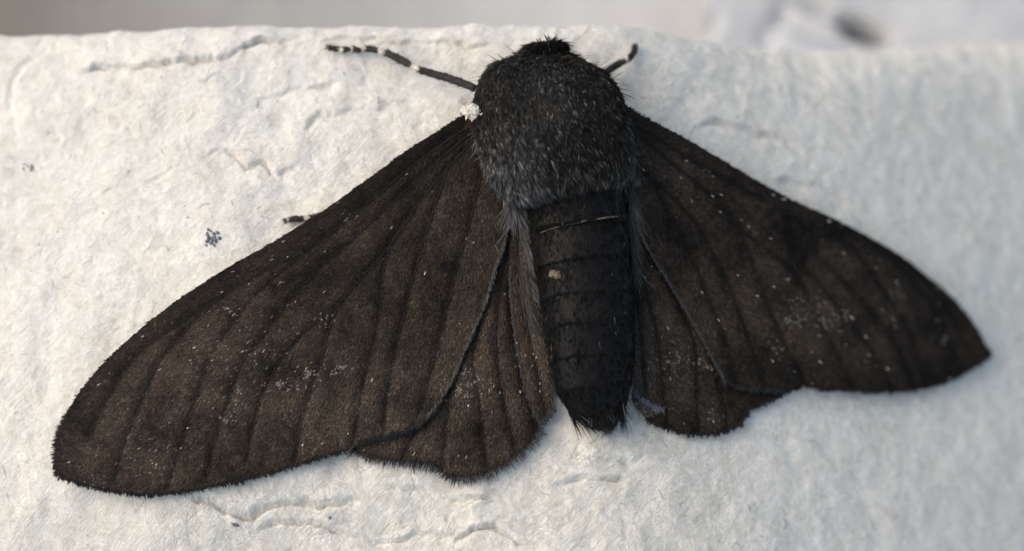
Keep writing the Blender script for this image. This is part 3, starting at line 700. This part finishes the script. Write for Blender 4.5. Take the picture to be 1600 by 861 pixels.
# right forewing
RF_costa = [(968, 165), (995, 177), (1020, 190), (1060, 210), (1100, 233), (1150, 263), (1200, 292), (1250, 318), (1300, 340), (1350, 366), (1400, 395), (1440, 425), (1480, 458), (1510, 490), (1530, 520), (1543, 545), (1548, 553)]
RF_outer = [(1538, 563), (1515, 577), (1490, 591), (1460, 602), (1420, 609), (1370, 612), (1320, 609), (1280, 607), (1255, 601)]
RF_inner = [(1225, 610), (1190, 610), (1155, 605), (1130, 592), (1112, 560), (1092, 522), (1068, 480), (1040, 435), (1010, 385), (990, 340), (980, 300), (968, 240)]
RF_veins = [
 [(990, 205), (1050, 255), (1122, 316), (1161, 375), (1187, 446), (1213, 511), (1246, 576), (1252, 600)],
 [(1122, 316), (1161, 362), (1220, 407), (1252, 446), (1285, 511), (1324, 589), (1332, 606)],
 [(1249, 414), (1275, 440), (1304, 472), (1343, 524), (1369, 563), (1392, 607)],
 [(990, 195), (1080, 250), (1180, 305), (1260, 350), (1324, 381), (1363, 433), (1395, 479), (1421, 524), (1448, 602)],
 [(1311, 352), (1285, 366), (1265, 381), (1249, 414)],
 [(1265, 381), (1278, 401), (1330, 453), (1382, 511), (1402, 544), (1425, 604)],
 [(1260, 350), (1330, 368), (1389, 401), (1428, 446), (1460, 485), (1490, 560)],
 [(1389, 401), (1440, 440), (1480, 485), (1510, 540)],
 [(990, 240), (1045, 330), (1080, 400), (1103, 459), (1129, 524), (1142, 576), (1150, 600)],
 [(1000, 260), (1080, 340), (1130, 430), (1165, 520), (1195, 605)]]
def rf_lift(x, y, r): return 0.80 + 2.0 * np.exp(-(r / 210) ** 1.3) + 0.35 * np.exp(-((x - 1300) / 140) ** 2 - ((y - 470) / 90) ** 2)
def rf_dark(x, y):
    k = 1 - 0.45 * np.exp(-(line_dist(x, y, RF_costa)[0] / 26) ** 2)
    k = k * (1 - 0.5 * np.exp(-(line_dist(x, y, [(1325, 350), (1275, 372), (1245, 415)])[0] / 14) ** 2))
    k = k * (1 - 0.45 * smooth(520, 600, y) * smooth(1150, 1250, x)) * (1 - 0.35 * smooth(1380, 1500, x))
    return k * (1 - 0.35 * np.exp(-((x - 1160) / 50) ** 2 - ((y - 570) / 45) ** 2))
RFW = Wing(RF_costa + RF_outer + RF_inner, (970, 190), RF_veins, rf_lift, rf_dark,
    [(1295, 497, 24, 12, .55), (1240, 502, 18, 14, .35), (1210, 542, 8, 12, .5), (1228, 432, 8, 5, .5), (1398, 458, 10, 8, .35), (1394, 492, 7, 12, .35), (1311, 355, 8, 5, .4), (1270, 470, 30, 12, .15), (1105, 265, 8, 8, .25), (1470, 530, 8, 6, .3), (1350, 565, 12, 6, .25)], 271, 1.0)
rfw = RFW.build('forewing', moth, 175)
RFW.fringe(RF_costa[-2:] + RF_outer, 1100, 0.30, DARKF, (0.028, 0.027, 0.027), seed=1)
RFW.fringe(RF_inner[:4], 500, 0.34, DARKF, (0.05, 0.05, 0.052), seed=2, along=-0.4)
RFW.fringe(RF_inner[3:-2], 650, 0.36, (0.025, 0.025, 0.026), (0.18, 0.185, 0.195), seed=3, along=-2.4, width=0.026)

# right hindwing
RH_margin = [(1252, 602), (1232, 610), (1205, 624), (1185, 634), (1170, 637), (1163, 652), (1152, 665), (1125, 675), (1092, 678), (1060, 674), (1032, 665), (1012, 655)]
RH_inner = [(1008, 640), (998, 620), (990, 590), (989, 540), (987, 490), (984, 440), (981, 380), (979, 320)]
RH_top = [(1010, 330), (1060, 420), (1130, 520), (1200, 580)]
RH_veins = [[(990, 340), (1030, 420), (1066, 490), (1084, 540), (1088, 600), (1090, 674)], [(988, 370), (1005, 440), (1024, 511), (1032, 570), (1037, 625), (1042, 666)], [(1080, 500), (1115, 560), (1128, 620), (1135, 670)], [(986, 400), (996, 480), (1004, 560), (1010, 640)]]
def rh_lift(x, y, r): return 0.40 + 1.0 * np.exp(-(r / 220) ** 1.5)
def rh_dark(x, y): return (1 - 0.4 * np.exp(-(line_dist(x, y, RH_margin)[0] / 12) ** 2)) * (1 - 0.4 * smooth(1100, 1200, x)) * 1.25
RHW = Wing(RH_margin + RH_inner + RH_top, (985, 330), RH_veins, rh_lift, rh_dark, [(1056, 568, 16, 14, .55), (1092, 566, 10, 8, .7), (1108, 574, 10, 8, .6), (1050, 526, 8, 6, .4), (1022, 562, 8, 8, .3), (1134, 636, 6, 6, .35), (1108, 648, 16, 8, .25)], 291, 1.1)
rhw = RHW.build('hindwing', moth, 175)
RHW.fringe(RH_margin, 1200, 0.36, DARKF, (0.04, 0.038, 0.037), seed=1)
# turned-up grey corner at its inner angle
RC_out = [(990, 606), (1000, 622), (1018, 632), (1036, 637), (1030, 644), (1012, 652), (1000, 642), (988, 626)]
RCW = Wing(RC_out, (990, 600), [], lambda x, y, r: 0.75 + 0 * x, lambda x, y: 2.2 + 0 * x, [(1005, 636, 20, 12, .3)], 311)
rcw = RCW.build('turned_corner', rhw, 150)
RCW.fringe([(992, 612), (1002, 626), (1018, 636), (1036, 640)], 260, 0.35, (0.06, 0.065, 0.075), (0.22, 0.23, 0.26), seed=1, along=0.2, down=-0.1)

# ---- tufts where the wings join the body
pseudo_tuft('long_hairs', [806, 812, 818, 826, 834], [300, 330, 365, 410, 460], [2.6, 2.3, 2.1, 1.9, 1.7], [(0.25, 1, -0.05)] * 3 + [(0.42, 1, -0.02)] * 2, 210, 2.1, 0.024, (0.015, 0.015, 0.015), (0.22, 0.22, 0.225), 401, moth, 0.26, (0.30, 0.05, -0.10), 6)
pseudo_tuft('long_hairs', [800, 803, 806], [285, 310, 345], [2.9, 2.6, 2.3], [(-0.1, 1, 0)] * 3, 80, 1.6, 0.024, (0.02, 0.02, 0.02), (0.28, 0.28, 0.29), 402, moth, 0.25, (-0.05, 0, -0.15), 5)
pseudo_tuft('long_hairs', [808, 815, 825, 836], [400, 440, 480, 520], [1.7, 1.6, 1.5, 1.3], [(0.25, 1, 0.0)] * 4, 90, 1.6, 0.022, (0.02, 0.02, 0.02), (0.14, 0.135, 0.13), 403, moth, 0.15, (0.1, 0, -0.1), 5)
pseudo_tuft('long_hairs', [984, 985, 987, 990], [290, 320, 360, 410], [2.6, 2.3, 2.0, 1.8], [(0.2, 1, -0.02)] * 4, 280, 1.9, 0.028, (0.04, 0.04, 0.038), (0.22, 0.21, 0.195), 404, moth, 0.13, (0.02, 0, -0.15), 5)
pseudo_tuft('long_hairs', [986, 987, 988], [400, 450, 490], [1.9, 1.8, 1.7], [(-0.03, 1, 0)] * 3, 60, 1.6, 0.028, (0.05, 0.05, 0.048), (0.16, 0.155, 0.15), 405, moth, 0.06, (-0.03, 0, -0.1), 5)
pseudo_tuft('shoulder_tuft', [748, 752, 760, 775, 795], [190, 215, 245, 268, 282], [3.0, 3.2, 3.3, 3.4, 3.4], [(0.05, 1, 0.15)] * 5, 800, 0.95, 0.038, (0.012, 0.012, 0.012), (0.19, 0.192, 0.20), 406, moth, 0.25, (0, 0, -0.2), 3)
pseudo_tuft('shoulder_tuft', [982, 988, 992, 993], [185, 215, 245, 268], [3.1, 3.1, 3.0, 2.9], [(0.08, 1, 0.1)] * 4, 480, 0.7, 0.045, (0.015, 0.015, 0.014), (0.10, 0.098, 0.085), 407, moth, 0.25, (0, 0, -0.2), 3)
pseudo_tuft('shoulder_tuft', [990, 994], [272, 280], [2.9, 2.8], [(0.05, 1, 0.1)] * 2, 130, 0.45, 0.05, (0.05, 0.05, 0.04), (0.26, 0.25, 0.19), 408, moth, 0.3, (0, 0, -0.2), 3)
pseudo_tuft('white_tuft', [726, 732, 739, 745, 741, 732], [175, 170, 168, 171, 176, 177], [4.7, 5.0, 5.2, 5.3, 5.1, 4.8], [(-0.3, 0.7, 0.35)] * 6, 520, 0.30, 0.06, (0.88, 0.84, 0.76), (0.90, 0.87, 0.80), 409, moth, 0.22, (0, 0, -0.1), 3)
pseudo_tuft('brown_tuft', [730, 738, 742], [190, 193, 192], [4.0, 4.1, 4.2], [(0, 1, 0.3)] * 3, 90, 0.35, 0.05, (0.02, 0.012, 0.008), (0.06, 0.03, 0.018), 410, moth, 0.3, (0, 0, -0.1), 3)

# ---- legs
def leg(points, lifts, radii, bands, seed, claw=True, fuzz=620):
    """a leg along traced points; bands: (start, end) shares of its length that are pale"""
    pts = resample(np.c_[np.asarray(points, float), np.asarray(lifts, float) * 30, np.asarray(radii, float) * 300], 3.0)
    x, y, l, r = pts[:, 0], pts[:, 1], pts[:, 2] / 30, pts[:, 3] / 300 * 0.85
    P = U(x, y, l); t = np.linspace(0, 1, len(P)); c = np.tile([[0.028, 0.027, 0.025]], (len(P), 1)); rr_ = r.copy()
    for a_, b_ in bands:
        m_ = (t > a_) & (t < b_); c[m_] = (0.62, 0.58, 0.50); rr_[m_] *= 0.86
    rg = np.random.default_rng(seed); c = c * rg.uniform(0.7, 1.3, (len(P), 1)); rr_[-1] *= 0.5
    V_, F_, C_ = tube(P, rr_, 10, c); o = make_obj('leg', V_, F_, LEG, None, C_); o.parent = moth; o.matrix_parent_inverse = TR
    # scale fuzz
    k = rg.integers(0, len(P), fuzz); tg = unit(np.gradient(P, axis=0))[k]; a_ = rg.normal(0, 1, (fuzz, 3)); a_ = unit(a_ - tg * np.sum(a_ * tg, 1, keepdims=True))
    V_, F_, C_ = strands(P[k] + a_ * rr_[k, None] * 0.9, tg + a_ * 0.5, rg.normal(0, 0.15, (fuzz, 3)), 0.22, 0.045, c[k], np.minimum(c[k] * 1.6 + 0.01, 0.7), 2)
    make_obj('leg_scales', V_, F_, LEG, o, C_, kind='stuff')
    if claw:
        tip = P[-1]; d = unit(P[-1] - P[-4])
        for q in (-1, 1):
            sdv = np.cross(d, [0, 0, 1.0]) * q
            w_ = np.stack([tip - d * 0.03, tip + d * 0.12 + sdv * 0.10, tip + d * 0.20 + sdv * 0.13 - [0, 0, 0.08]])
            V_, F_, C_ = tube(w_, [0.035, 0.03, 0.008], 6, np.tile([[0.10, 0.05, 0.02]], (3, 1))); make_obj('claw', V_, F_, LEG, o, C_)
    return o
leg([(742, 138), (725, 131), (700, 122), (665, 112), (655, 109), (648, 105), (628, 95), (610, 85), (600, 82), (592, 80), (575, 76), (569, 76), (563, 78), (551, 77), (547, 77), (534, 78), (530, 77), (512, 74)],
    [2.6, 2.3, 2.0, 1.8, 1.75, 1.7, 1.2, 0.7, 0.55, 0.45, 0.4, 0.38, 0.35, 0.33, 0.32, 0.3, 0.3, 0.28],
    [0.22, 0.25, 0.25, 0.22, 0.17, 0.20, 0.23, 0.22, 0.15, 0.19, 0.19, 0.14, 0.17, 0.17, 0.14, 0.17, 0.15, 0.18],
    [(0.33, 0.385), (0.585, 0.655), (0.73, 0.785), (0.832, 0.86), (0.905, 0.93)], 501)
leg([(930, 125), (948, 112), (965, 101), (980, 93), (987, 86), (991, 79), (992, 72)], [2.2, 1.6, 1.2, 0.8, 0.6, 0.5, 0.4], [0.2, 0.2, 0.18, 0.16, 0.14, 0.16, 0.17], [(0.62, 0.68)], 502)
leg([(545, 325), (515, 334), (490, 340), (478, 341), (470, 342), (460, 342), (447, 345)], [0.75, 0.5, 0.32, 0.28, 0.27, 0.26, 0.24], [0.16, 0.16, 0.15, 0.12, 0.14, 0.15, 0.14], [(0.61, 0.69), (0.93, 0.97)], 503)

# ------------------------------------------------------------------ a crumb caught on the abdomen
r = np.random.default_rng(77)
sc_ = float(np.interp(431, prof[:, 1], ss)); pc = body_point(np.array([sc_]), np.array([math.pi * 0.70]))[0][0]
u_, v_ = np.meshgrid(np.linspace(0, np.pi, 12), np.linspace(0, 2 * np.pi, 18, endpoint=False), indexing='ij')
sp = np.stack([np.sin(u_) * np.cos(v_), np.sin(u_) * np.sin(v_), np.cos(u_)], -1).reshape(-1, 3)
rad = 1 + 0.8 * fbm(sp[:, 0] * 1.7 + 5, sp[:, 1] * 1.7 + sp[:, 2] * 1.3, 3, 15)
Vc = sp * rad[:, None] * [0.30, 0.24, 0.16] + pc + [0, 0, 0.12]
i, j = np.meshgrid(np.arange(11), np.arange(18), indexing='ij'); j2 = (j + 1) % 18
Qc = np.stack([i * 18 + j, (i + 1) * 18 + j, (i + 1) * 18 + j2, i * 18 + j2], -1).reshape(-1, 4)
cc = np.tile([[0.11, 0.10, 0.08]], (len(Vc), 1)); cc[sp[:, 1] < -0.1] = (0.17, 0.14, 0.075); cc[(sp[:, 0] > 0.55) & (sp[:, 1] > 0)] = (0.22, 0.05, 0.06)
crumb = make_obj('crumb', Vc - pc, Qc, LEG, None, cc); crumb.location = pc * S
crumb['label'] = 'tiny pale yellowish crumb caught on the black abdomen of the moth'; crumb['category'] = 'crumb'
